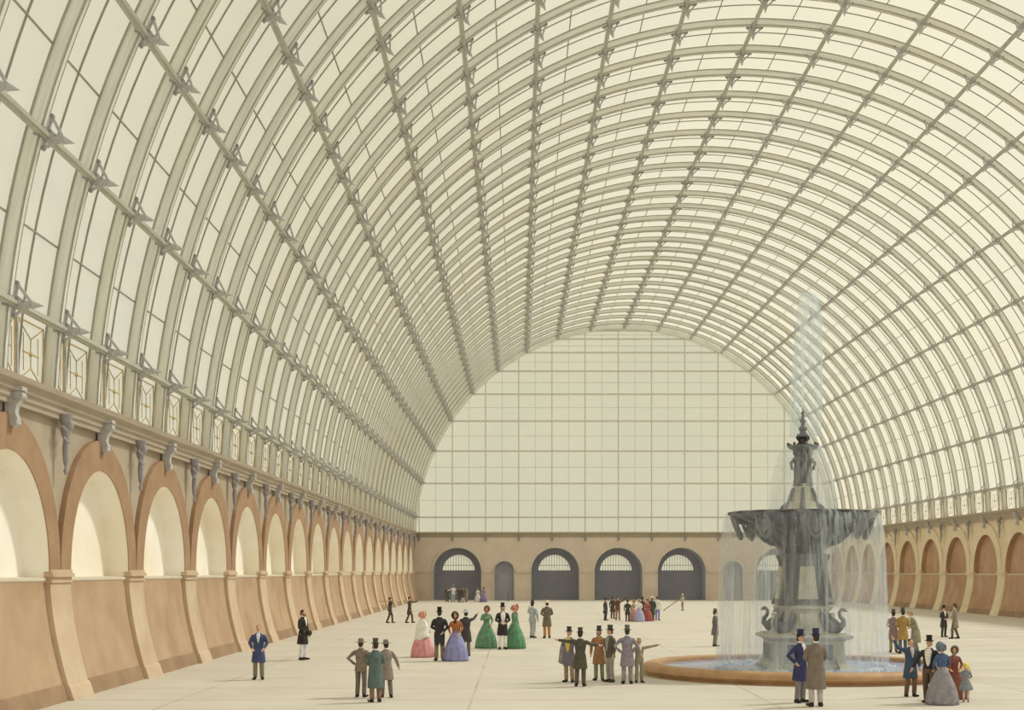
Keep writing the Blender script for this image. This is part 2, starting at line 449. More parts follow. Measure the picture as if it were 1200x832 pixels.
    con_me = m.mesh('keystone_console', M['iron'], smooth=True)
    # pendant
    m = MB()
    m.lathe([(.04, -1.25), (.07, -1.15), (.03, -1.05), (.08, -.9), (.10, -.5), (.07, -.3), (.13, -.12), (.16, 0), (.10, .1), (.18, .3), (.2, .42)], (-sgn*.14, 0, 0), 12)
    for zz, s in ((-.05, .34), (-.35, .24)):
        m.tube([(-sgn*.16, -s, zz+.1), (-sgn*.2, -s*.5, zz), (-sgn*.2, s*.5, zz), (-sgn*.16, s, zz+.1)], .04, 8)
    m.ell((-sgn*.25, 0, .12), (.12, .12, .16))
    pen_me = m.mesh('pendant', M['iron_dark'], smooth=True)
    for y in ys:
        if y > Y0: 
            put('pier', pier_me, root, (xw, y, 0)); put('impost', imp_me, root, (xw, y, 0)); put('pier_base', base_me, root, (xw, y, 0))
            put('pendant', pen_me, root, (xw, y, 7.45))
        if Y0+3 < y+4 < Y1+1:
            put('arch_ring', ring_me, root, (xw, y+4, ZI))
            if y+4 < Y1-1: put('keystone_console', con_me, root, (xw, y+4, 7.5))
    # cornice
    m = MB()
    prof = [(-.9, 7.72), (.02, 7.72), (.02, 7.84), (.08, 7.88), (.08, 8.0), (.16, 8.06), (.16, 8.16), (.30, 8.26), (.34, 8.4), (-.9, 8.4)]
    m.prism([(X(u), z) for u, z in prof], Y0, Y1, 'xz'); m.build('cornice', M['cornice'], root)
    # railing panels between the ribs
    m = MB(); zt = 1.72
    def fr(ya, yb):
        for a, b in (((ya, .08), (yb, .08)), ((ya, zt), (yb, zt)), ((ya, .08), (ya, zt)), ((yb, .08), (yb, zt))):
            m.bar((0, a[0], a[1]), (0, b[0], b[1]), .035)
        w_ = yb-ya; mid = (ya+yb)/2; e = min(.28*w_, .36)
        m.bar((0, mid, .08+e*1.2), (0, mid, zt-e*1.2), .024)
        for s in (-1, 1):
            m.bar((0, mid, .08+e*1.2), (0, mid+s*(w_/2-.03), .1), .024); m.bar((0, mid, zt-e*1.2), (0, mid+s*(w_/2-.03), zt-.02), .024)
            m.bar((0, mid+s*w_*.28, .08+e*.9), (0, mid+s*w_*.28, zt-e*.9), .02)
        m.bar((0, mid-w_*.3, .9), (0, mid+w_*.3, .9), .035)
        m.ell((0, mid, .9), (.05, .08, .08), 8, 6)
    fr(-1.72, -.5); fr(-.32, 1.72)
    m.bar((0, -.41, 0), (0, -.41, zt+.05), .09, mi=1)
    pan_me = m.mesh('railing_panel', [M['gild'], M['iron']])
    for y in RIBY[:-1]:
        put('railing_panel', pan_me, root, (X(-.30), y+2, ZC))
    m = MB(); m.box(min(X(-1.15), X(-.7)), max(X(-1.15), X(-.7)), Y0, Y1, 7.9, ZC+.05); m.build('gutter', M['cornice'], root)
    return root
side('wall_left', -1, [8.3+8*k for k in range(22)], M['pier'], M['plaster'], M['ring'], M['dado_shade'])
side('wall_right', 1, [12.2+8*k for k in range(21)], M['cream'], M['niche_brown'], M['cream'], M['niche_brown'])

# ------------------------------------------------------------------ end wall
def endwall():
    root = tag(empty('wall_end'), kind='structure')
    xl, xr = -XW-.9, 2*XC+XW+.9
    big = [-7.5, 4.6, 12.4, 20.2, 32.3]; small = [-1.7, 26.5]
    ops = sorted([(x, 2.95, 3.5) for x in big]+[(x, 1.2, 3.6) for x in small])
    m = MB(); Yw = Y1
    def strip(xa, xb, za=0):
        m.add([(xa, Yw, za), (xb, Yw, za), (xb, Yw, 7.9), (xa, Yw, 7.9)], [(0, 1, 2, 3)])
    cur = xl
    for x, r, zs in ops:
        strip(cur, x-r); cur = x+r
        arc = [(x-r*cos(PI*i/24), zs+r*sin(PI*i/24)) for i in range(25)]
        for (a, za), (b, zb) in zip(arc, arc[1:]):
            m.add([(a, Yw, za), (b, Yw, zb), (b, Yw, 7.9), (a, Yw, 7.9)], [(0, 1, 2, 3)])
    strip(cur, xr)
    m.build('brick_face', M['endwall'], root)
    for x, r, zs in ops:
        D = 4.6 if r > 2 else 1.0
        m = MB()
        path = [(x-r, 0)]+[(x-r*cos(PI*i/24), zs+r*sin(PI*i/24)) for i in range(25)]+[(x+r, 0)]
        for (a, za), (b, zb) in zip(path, path[1:]):
            m.add([(a, Yw, za), (b, Yw, zb), (b, Yw+D, zb), (a, Yw+D, za)], [(0, 1, 2, 3)])
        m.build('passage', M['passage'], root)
        # back wall with lunette
        m = MB(); lr = 2.02; lz = 3.62
        if r > 2:
            m.box(x-r-.3, x+r+.3, Yw+D, Yw+D+.3, 0, lz)
            arc = [(x-lr*cos(PI*i/24), lz+lr*sin(PI*i/24)) for i in range(25)]
            arc = [(x-r-.3, lz)]+arc+[(x+r+.3, lz)]
            for (a, za), (b, zb) in zip(arc, arc[1:]):
                m.add([(a, Yw+D, za), (b, Yw+D, zb), (b, Yw+D, 7.5), (a, Yw+D, 7.5), (a, Yw+D+.3, za), (b, Yw+D+.3, zb), (b, Yw+D+.3, 7.5), (a, Yw+D+.3, 7.5)],
                      [(0, 1, 2, 3), (4, 5, 6, 7), (0, 1, 5, 4), (2, 3, 7, 6)])
        else:
            m.box(x-r-.3, x+r+.3, Yw+D, Yw+D+.3, 0, 5.2)
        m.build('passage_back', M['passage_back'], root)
        if r > 2:
            f = MB()
            for i in range(-5, 6):
                xx = i*lr/6*1.0; h = math.sqrt(lr*lr-xx*xx); f.bar((x+xx, Yw+D+.12, lz), (x+xx, Yw+D+.12, lz+h), .05)
            f.bar((x-lr, Yw+D+.12, lz+.7), (x+lr, Yw+D+.12, lz+.7), .06); f.bar((x-lr, Yw+D+.1, lz), (x+lr, Yw+D+.1, lz), .12)
            f.build('lunette_frame', M['iron'], root)
            g = MB(); pts = [(x-lr*cos(PI*i/24), Yw+D+.16, lz+lr*sin(PI*i/24)) for i in range(25)]
            g.add(pts, [tuple(range(25))]); g.build('lunette_glass', M['lunette'], root)
        # archivolt moulding and jambs
        m = MB(); rings = []
        for i in range(33):
            a = PI*i/32; rings.append([(x-q*cos(a), yy, zs+q*sin(a)) for q, yy in ((r, Yw+.05), (r, Yw-.1), (r+.14, Yw-.14), (r+.32, Yw-.06), (r+.32, Yw+.05))])
        m.loft(rings)
        for s in (-1, 1): m.box(min(x+s*r, x+s*(r+.2)), max(x+s*r, x+s*(r+.2)), Yw-.12, Yw+.05, 0, zs)
        m.build('archivolt', M['trim'], root, smooth=True)
    # imposts on the piers between openings, plinth, cornice
    m = MB(); edges = [xl+.9]+[v for x, r, zs in ops for v in (x-r, x+r)]+[xr-.9]
    for a, b in zip(edges[::2], edges[1::2]):
        if b-a > .6: m.box(a+.1, b-.1, Yw-.12, Yw+.02, 3.36, 3.56); m.box(a+.05, b-.05, Yw-.18, Yw+.02, 0, .4)
    m.build('impost', M['trim'], root)
    m = MB(); prof = [(0, 7.72), (-.08, 7.84), (-.08, 8.0), (-.2, 8.1), (-.32, 8.26), (-.34, 8.4), (.4, 8.4), (.4, 7.72)]
    m.prism([(Yw+a, z) for a, z in prof], xl+.9, xr-.9, 'yz'); m.build('cornice', M['cornice'], root)
    for i in range(13):
        x = XC-.6+(i-6)*4.1
        m = MB(); m.prism([(Yw-.4, 8.0), (Yw-.4, 7.8), (Yw-.2, 7.6), (Yw-.12, 7.3), (Yw, 7.3), (Yw, 8.0)], x-.12, x+.12, 'yz'); m.build('console', M['iron_dark'], root)
    # glazed gable
    win = tag(empty('window_1'), kind='structure')
    def half(z): 
        s = (z-HC)/B; return A*math.sqrt(max(0, 1-s*s))
    def topz(x):
        s = (x-XC)/A; return HC+B*math.sqrt(max(0, 1-s*s)) if abs(s) < 1 else 0
    for i in range(-12, 13):
        x = XC-.6+i*2.05; zt = topz(x)
        if zt < ZC+.5: continue
        m = MB(); main = i % 2 == 0
        m.bar((x, Y1+.15, ZC-.1), (x, Y1+.15, zt), .13 if main else .05, .2 if main else .05, up=(0, 1, 0))
        m.build('mullion' if main else 'glazing_bar', M['endbar'], win)
    hs = [HC+B*sin(T0+TS*k) for k in range(10)]
    hs2 = [(a+b)/2 for a, b in zip([ZC]+hs, hs)]
    for z, main in [(z, 1) for z in hs[:-1]]+[(z, 0) for z in hs2[1:-1]]:
        hw_ = half(z); m = MB()
        m.bar((XC-hw_, Y1+.12, z), (XC+hw_, Y1+.12, z), .13 if main else .05, .2 if main else .05)
        m.build('transom' if main else 'cross_bar', M['endbar'], win)
    fr = MB(); sweep(fr, [(-.15, -.1), (-.15, .3), (.5, .3), (.5, -.1)], TB, PI-TB, 96)
    fr.build('arch_frame', M['rib'], win, smooth=True, loc=(XC, Y1, HC))
    g = MB(); ang = [TB+(PI-2*TB)*i/64 for i in range(65)]
    g.add([P(t, .3, Y1+.24) for t in ang], [tuple(range(65))]); g.build('window_glass', M['endglass'], win)
endwall()


# ------------------------------------------------------------------ fountain
FX, FY = 9.72, 49.5
def fountain():
    ft = tag(empty('fountain', (FX, FY, 0)), 'tall dark tiered fountain standing in a round stone-rimmed pool on the right', 'fountain')
    SM = M['fstone']
    # pool rim: rounded kerb
    m = MB(); rings = []
    prof = [(5.02, .0), (5.02, .30), (5.06, .38), (5.16, .41), (5.38, .41), (5.50, .37), (5.58, .28), (5.60, .18), (5.52, .10), (5.45, .06), (5.45, 0)]
    for j in range(97):
        a = 2*PI*j/96; rings.append([((r-.12)*cos(a), (r-.12)*sin(a), z) for r, z in prof])
    m.loft(rings, cap=False); m.build('pool_rim', M['rim'], ft, smooth=True)
    m = MB(); m.lathe([(4.93, .02), (4.93, .06)], n=64); m.build('pool_floor', M['basin'], ft)
    # square plinth with flared corner feet and sunk panels
    b = MB()
    def sq(h, z, ch=.0): 
        if ch <= 0: ch = .001
        return [(-h+ch, -h, z), (h-ch, -h, z), (h, -h+ch, z), (h, h-ch, z), (h-ch, h, z), (-h+ch, h, z), (-h, h-ch, z), (-h, -h+ch, z)]
    b.loft([sq(1.26, .05), sq(1.24, .36), sq(1.18, .42), sq(1.16, 1.16), sq(1.20, 1.20), sq(1.36, 1.27), sq(1.40, 1.31), sq(1.40, 1.37), sq(1.30, 1.40)])
    base = b.build('plinth', SM, ft)
    for sx in (-1, 1):
        for sy in (-1, 1):
            m = MB(); rings = []
            for z, e, w_ in ((.05, .42, .34), (.22, .40, .33), (.34, .26, .26), (.5, .14, .22), (.75, .06, .2), (1.1, .02, .2), (1.2, .08, .24)):
                c0 = 1.1+e
                rings.append([(sx*(c0-w_*1.0), sy*(c0-w_*1.9+.2), z), (sx*(c0-w_*.2), sy*(c0-w_*1.9+.2), z), (sx*c0, sy*(c0-w_*.4), z), (sx*(c0-w_*.2), sy*c0, z), (sx*(c0-w_*1.6), sy*c0, z), (sx*(c0-w_*1.6), sy*(c0-w_*1.2), z)])
            m.loft(rings); m.build('corner_foot', SM, ft, smooth=True)
    for k in range(4):
        m = MB()
        m.box(-.78, .78, -1.185, -1.15, .52, 1.08, 1)
        for q in (((-.8, .5), (.8, .5)), ((-.8, 1.1), (.8, 1.1)), ((-.8, .5), (-.8, 1.1)), ((.8, .5), (.8, 1.1))):
            m.bar((q[0][0], -1.18, q[0][1]), (q[1][0], -1.18, q[1][1]), .06, .06, mi=0)
        m.lathe([(.16, 0), (.12, .05), (.02, .07)], (0, 0, 0), 12, 1)
        for i in range(len(m.v)-36, len(m.v)):
            x, y, z = m.v[i]; m.v[i] = (x, -1.18-z*.6, .8+y)
        o = m.build('relief_panel', [SM, M['fmid']], ft); o.rotation_euler = (0, 0, k*PI/2)
    # second tier: octagonal drum with scroll panels
    def octo(r, z, n=8, ph=PI/8): return [(r*cos(ph+2*PI*j/n), r*sin(ph+2*PI*j/n), z) for j in range(n)]
    b = MB(); b.loft([octo(1.22, 1.38), octo(1.22, 1.46), octo(1.12, 1.50), octo(1.06, 1.56), octo(.96, 1.8), octo(.90, 2.1), octo(.92, 2.2), octo(1.02, 2.26), octo(1.04, 2.34), octo(.94, 2.38)])
    b.build('drum', SM, ft)
    for k in range(4):
        m = MB(); a = -PI/2+k*PI/2
        pts = [(-.30, 1.58), (.30, 1.58), (.27, 1.8), (.32, 2.1), (-.32, 2.1), (-.27, 1.8)]
        m.prism(pts, -1.02, -.9, 'xz'); 
        for s in (-1, 1):
            m.tube([(s*.10, -1.03, 1.66), (s*.2, -1.03, 1.8), (s*.08, -1.0, 1.95), (s*.16, -.96, 2.06)], .035, 8)
        m.ell((0, -1.02, 1.8), (.08, .05, .13), 8, 6)
        m.build('cartouche', SM, ft, smooth=True).rotation_euler = (0, 0, k*PI/2)
    # swans at the four corners
    for k in range(4):
        a = -3*PI/4+k*PI/2
        sw = tag(empty('swan', (1.24*cos(a), 1.24*sin(a), 1.38), a+PI/2), None); sw.parent = ft
        m = MB()       # swan faces -y (outwards)
        m.ell((0, .05, .24), (.20, .34, .21), 14, 9)
        m.ell((0, -.12, .26), (.15, .2, .2), 12, 8)
        m.tube([(0, -.22, .26), (0, -.36, .36), (0, -.36, .5), (0, -.24, .62), (0, -.2, .76), (0, -.28, .86), (0, -.36, .86)], [.13, .10, .08, .065, .055, .055, .06], 10)
        m.ell((0, -.38, .84), (.06, .085, .06), 10, 7)
        m.tube([(0, -.42, .83), (0, -.52, .78)], [.032, .012], 8)
        m.build('body', M['fmid'], sw, smooth='all')
        for s in (-1, 1):
            m = MB()
            for i in range(6):
                m.tube([(s*.17, -.12+.06*i, .18), (s*(.24+.01*i), .05+.09*i, .45+.04*i), (s*.16, .2+.07*i, .62+.07*i)], [.07, .06, .015], 8)
            m.build('wing', M['fmid'], sw, smooth='all')
        m = MB(); m.box(-.3, .3, -.32, .42, -.02, .06); m.build('pedestal', SM, sw)
    # tapering shaft
    b = MB(); b.loft([octo(.92, 2.36), octo(.92, 2.44), octo(.88, 2.5), octo(.72, 3.75), octo(.72, 3.9), octo(.78, 4.0), octo(.84, 4.08), octo(.70, 4.14)])
    b.build('shaft', M['fmid'], ft)
    for k in range(4):
        a = PI/4+k*PI/2
        m = MB(); R_ = []
        for z, r0, w_ in ((2.38, 1.16, .20), (2.5, 1.13, .20), (2.6, 1.06, .18), (3.2, .95, .16), (3.7, .87, .15), (3.85, .90, .16), (4.02, .98, .18), (4.08, .98, .18)):
            R_.append([(r0-.3, -w_, z), (r0, -w_, z), (r0+.03, 0, z), (r0, w_, z), (r0-.3, w_, z)])
        m.loft(R_)
        for i in range(3): m.ell((1.10-.09*i-.06, 0, 2.75+.42*i), (.07, .08, .09), 8, 6)
        m.build('corner_buttress', M['fbronze'], ft).rotation_euler = (0, 0, a)
        m = MB(); m.prism([(-.34, 2.58), (.34, 2.58), (.24, 3.68), (-.24, 3.68)], -.90, -.80, 'xz')
        m.v = [(x, y+.13*(z-2.58)/1.1, z) for x, y, z in m.v]
        m.ell((0, -.83, 3.2), (.12, .08, .2), 10, 8); m.ell((0, -.87, 2.85), (.15, .05, .12), 10, 6)
        m.ell((0, -.80, 3.45), (.05, .06, .09), 8, 6)
        m.build('shaft_panel', SM, ft).rotation_euler = (0, 0, k*PI/2)
    # great bowl
    def flute(a, z): return 1+.018*cos(16*a)
    b = MB(); b.lathe([(.55, 4.08), (.66, 4.14), (.72, 4.2), (.78, 4.26), (.95, 4.36), (.98, 4.44), (1.15, 4.52), (1.35, 4.68), (1.50, 4.86), (1.58, 5.02), (1.80, 5.14), (2.15, 5.24), (2.38, 5.32), (2.46, 5.40), (2.52, 5.46), (2.52, 5.52), (2.40, 5.55), (2.3, 5.50), (1.8, 5.40), (.6, 5.34)], n=96, mod=flute)
    bowl = b.build('great_bowl', M['fbronze'], ft, smooth=True)
    for k in range(16):
        a = 2*PI*k/16+.1
        m = MB(); m.ell((1.62, 0, 4.98), (.12, .15, .17), 10, 8); m.ell((1.74, 0, 4.95), (.06, .06, .05), 8, 6)
        m.tube([(1.5, 0, 4.8), (1.3, 0, 4.58), (1.05, 0, 4.42)], [.08, .07, .05], 8)
        m.tube([(1.74, 0, 5.12), (2.1, 0, 5.2), (2.36, 0, 5.28)], [.05, .07, .05], 8)
        m.build('mask', M['fbronze'], bowl, smooth='all').rotation_euler = (0, 0, a)
    for k in range(8):
        a = 2*PI*k/8
        m = MB()
        m.tube([(2.4, -.22, 5.36), (2.28, -.25, 5.05), (2.16, -.16, 4.78), (2.12, 0, 4.66), (2.16, .16, 4.78), (2.28, .25, 5.05), (2.4, .22, 5.36)], [.05, .06, .08, .09, .08, .06, .05], 8)
        m.prism([(-.17, 5.25), (.17, 5.25), (.16, 4.95), (0, 4.74), (-.16, 4.95)], 2.2, 2.25, 'yz')
        m.build('festoon', M['fmid'], bowl, smooth=True).rotation_euler = (0, 0, a)
    # upper pedestal
    b = MB(); b.lathe([(.9, 5.34), (.88, 5.5), (.80, 5.58), (.72, 5.6), (.62, 5.7), (.56, 5.86), (.46, 5.9), (.40, 6.1), (.34, 6.3), (.36, 6.36), (.30, 6.4), (.3, 6.5)], n=32)
    b.build('upper_pedestal', SM, ft, smooth=True)
    for k in range(6):
        m = MB(); m.tube([(.82, 0, 5.5), (.74, 0, 5.68), (.52, 0, 5.84), (.46, 0, 6.1), (.38, 0, 6.32)], [.11, .09, .08, .06, .05], 8)
        m.build('scroll', M['fbronze'], ft, smooth='all').rotation_euler = (0, 0, k*PI/3+.3)
    # three caryatid figures round a core
    b = MB(); b.lathe([(.22, 6.4), (.2, 7.6)], n=12); b.build('core', M['fbronze'], ft)
    for k in range(4):
        m = MB()
        m.loft([[(.24+.0*i+rx*cos(2*PI*j/12), ry*sin(2*PI*j/12), z) for j in range(12)] for i, (rx, ry, z) in enumerate(((.13, .16, 6.42), (.11, .13, 6.6), (.10, .12, 6.8), (.12, .14, 6.98), (.09, .10, 7.12), (.12, .15, 7.28), (.12, .17, 7.36), (.05, .06, 7.44), (.045, .045, 7.48)))])
        m.ell((.26, 0, 7.56), (.085, .075, .10), 10, 8)
        for s in (-1, 1):
            m.tube([(.26, s*.15, 7.36), (.34, s*.24, 7.2), (.30, s*.22, 7.0)], [.045, .04, .03], 8)
            m.tube([(.2, s*.1, 7.4), (.24, s*.2, 7.55), (.22, s*.14, 7.68)], [.04, .035, .03], 8)
        m.build('caryatid', M['fbronze'], ft, smooth='all').rotation_euler = (0, 0, k*PI/2+PI/4)
    b = MB(); b.lathe([(.2, 7.55), (.3, 7.6), (.38, 7.66), (.46, 7.70), (.52, 7.76), (.52, 7.80), (.44, 7.81), (.2, 7.78)], n=40)
    b.build('upper_bowl', M['fbronze'], ft, smooth=True)
    for k in range(8):
        m = MB(); m.ell((.5, 0, 7.84), (.05, .05, .07), 8, 6); m.build('knob', M['fbronze'], ft, smooth='all').rotation_euler = (0, 0, k*PI/4)
    b = MB(); b.lathe([(.2, 7.78), (.22, 7.86), (.15, 7.92), (.15, 8.02), (.24, 8.08), (.22, 8.14), (.12, 8.2), (.10, 8.3), (.15, 8.36), (.13, 8.42), (.06, 8.5), (.07, 8.58), (.10, 8.64), (.05, 8.7), (.035, 8.85), (.06, 8.92), (.02, 9.0), (.01, 9.05)], n=20)
    for k in range(4):
        a = k*PI/2+.4
        b.tube([(.14*cos(a), .14*sin(a), 7.95), (.24*cos(a), .24*sin(a), 8.05), (.2*cos(a), .2*sin(a), 8.2)], [.04, .04, .02], 6)
    b.build('finial', M['fbronze'], ft, smooth=True)
    b = MB(); b.tube([(-.09, 0, 8.66), (.09, 0, 8.66)], .03, 8); b.tube([(0, 0, 8.5), (0, 0, 9.1)], .02, 8); b.build('nozzle', M['fbronze'], ft, smooth='all')
    # ---- water
    def veil(prof, a0, a1, n, th=.03):
        m = MB(); rings = []
        for j in range(n+1):
            a = a0+(a1-a0)*j/n
            wob = 1+.012*sin(7*a)+.01*sin(17*a+1)
            outer = [(r*wob*cos(a), r*wob*sin(a), z) for r, z in prof]
            inner = [((r-th)*wob*cos(a), (r-th)*wob*sin(a), z) for r, z in reversed(prof)]
            rings.append(outer+inner)
        m.loft(rings, cap=True); return m
    def stuff(m, name, mt, label, smooth='all'):
        return tag(m.build(name, mt, None, smooth=smooth, loc=(FX, FY, 0)), label, 'water', None, 'stuff')
    m = MB(); m.lathe([(4.905, .14), (4.905, .24)], n=64); stuff(m, 'pool_water', M['pool'], 'rippling blue-violet water filling the round fountain pool', False)
    P1 = [(2.50, 5.53), (2.58, 5.45), (2.66, 5.2), (2.72, 4.7), (2.77, 4.0), (2.81, 3.0), (2.85, 2.0), (2.88, 1.0), (2.9, .24)]
    stuff(veil(P1, 0, 2*PI, 120), 'falling_water', M['veil'], 'pale curtain of water falling from the rim of the great fountain bowl into the pool')
    P2 = [(.50, 7.81), (.58, 7.80), (.70, 7.70), (.84, 7.45), (.97, 7.05), (1.06, 6.6), (1.12, 6.1), (1.15, 5.5)]
    stuff(veil(P2, 0, 2*PI, 72, .02), 'dome_water', M['veil'], 'bell of pale water spilling from the small upper bowl around the figures')
    m = MB()
    m.loft([[(x0+rx*cos(2*PI*j/20), rx*.8*sin(2*PI*j/20), z) for j in range(20)] for x0, rx, z in
            ((.0, .03, 9.0), (.0, .05, 9.6), (0, .06, 10.4), (.0, .09, 11.2), (.02, .14, 12.0), (.05, .2, 12.6), (.08, .18, 12.88), (.1, .08, 12.98))])
    stuff(m, 'jet_water', M['core'], 'white vertical core of the jet shooting up from the fountain finial')
    m = MB()
    m.loft([[(x0+rx*cos(2*PI*j/24)*(1+.06*sin(5*j)), rx*.8*sin(2*PI*j/24), z) for j in range(24)] for x0, rx, z in
            ((.06, .52, 8.1), (.08, .53, 8.8), (.10, .53, 9.6), (.14, .50, 10.6), (.18, .46, 11.4), (.2, .42, 12.2), (.18, .37, 12.7), (.14, .30, 12.95), (.1, .15, 13.08))], cap=False)
    stuff(m, 'spray_water', M['veil2'], 'pale blue column of spray falling back around the tall fountain jet')
    m = MB()
    for k in range(150):
        a = random.random()*2*PI; r = 2.9+random.gauss(0, .13); s = random.uniform(.03, .09)
        m.ell((r*cos(a), r*sin(a), .25+s*.5), (s*1.6, s*1.6, s), 6, 4)
    stuff(m, 'splash_water', M['core'], 'ring of small white splashes where the curtain meets the pool')
fountain()
# ------------------------------------------------------------------ people
SKIN = mat('skin', 'd9a888', 'e2b698', 6, rough=.7)
EYE_M = mat('eye_dark', '2a2422', rough=.4)
LIP = mat('lip', 'a8645a', rough=.6)
_cm = {}
def cloth(c):
    if c not in _cm:
        r_, g_, b_ = (int(c[i:i+2], 16) for i in (0, 2, 4))
        g0 = .3*r_+.55*g_+.15*b_
        r_, g_, b_ = (int(v*.74+g0*.26) for v in (r_, g_, b_))
        hi = '%02x%02x%02x' % tuple(min(255, int(v*1.16+8)) for v in (r_, g_, b_))
        _cm[c] = mat('cloth', '%02x%02x%02x' % (r_, g_, b_), hi, 7, rough=.85)
    return _cm[c]

def remeshed(mb, vox, mats, name, smooth=4):
    me = mb.mesh('tmp', mats); o = bpy.data.objects.new('tmp', me); C.objects.link(o)
    a = o.modifiers.new('r', 'REMESH'); a.mode = 'VOXEL'; a.voxel_size = vox; a.use_smooth_shade = True
    if smooth:
        b = o.modifiers.new('s', 'SMOOTH'); b.factor = .5; b.iterations = smooth
    dg = bpy.context.evaluated_depsgraph_get()
    nm = bpy.data.meshes.new_from_object(o.evaluated_get(dg)); nm.name = name
    bpy.data.objects.remove(o); bpy.data.meshes.remove(me)
    if not len(nm.materials):
        for m in (mats if isinstance(mats, (list, tuple)) else [mats]): nm.materials.append(m)
    return nm

ARM = {  # elbow and wrist for the right arm of the figure (x>0), in metres on a 1.75 m body; figure faces -y
    'down': ((.27, .02, 1.16), (.27, -.05, .92)),
    'back': ((.27, .10, 1.17), (.12, .19, 1.00)),
    'hip': ((.40, .08, 1.20), (.22, -.02, 1.02)),
    'front': ((.27, -.03, 1.17), (.08, -.22, 1.06)),
    'chest': ((.28, -.06, 1.20), (.06, -.20, 1.28)),
    'hold': ((.27, -.02, 1.16), (.24, -.25, 1.02)),
    'side': ((.40, .0, 1.25), (.62, -.05, 1.18)),
    'point': ((.47, -.05, 1.46), (.74, -.10, 1.52)),
    'pointfwd': ((.24, -.28, 1.40), (.22, -.54, 1.46)),
    'up': ((.44, -.06, 1.50), (.60, -.12, 1.74)),
    'shoulder': ((.30, -.10, 1.24), (.26, -.12, 1.46)),
    'low': ((.33, -.04, 1.18), (.42, -.12, .96)),
    'skirt': ((.28, -.02, 1.18), (.18, -.18, 1.02)),
}
def arm_pts(side_, pose, female=False):
    e, w_ = ARM[pose] if isinstance(pose, str) else pose
    k = .92 if female else 1
    sh = (.185*k, 0, 1.43)
    f = lambda p: (p[0]*side_*(k if p[0] < .5 else 1), p[1], p[2])
    return f(sh), f(e), f(w_)

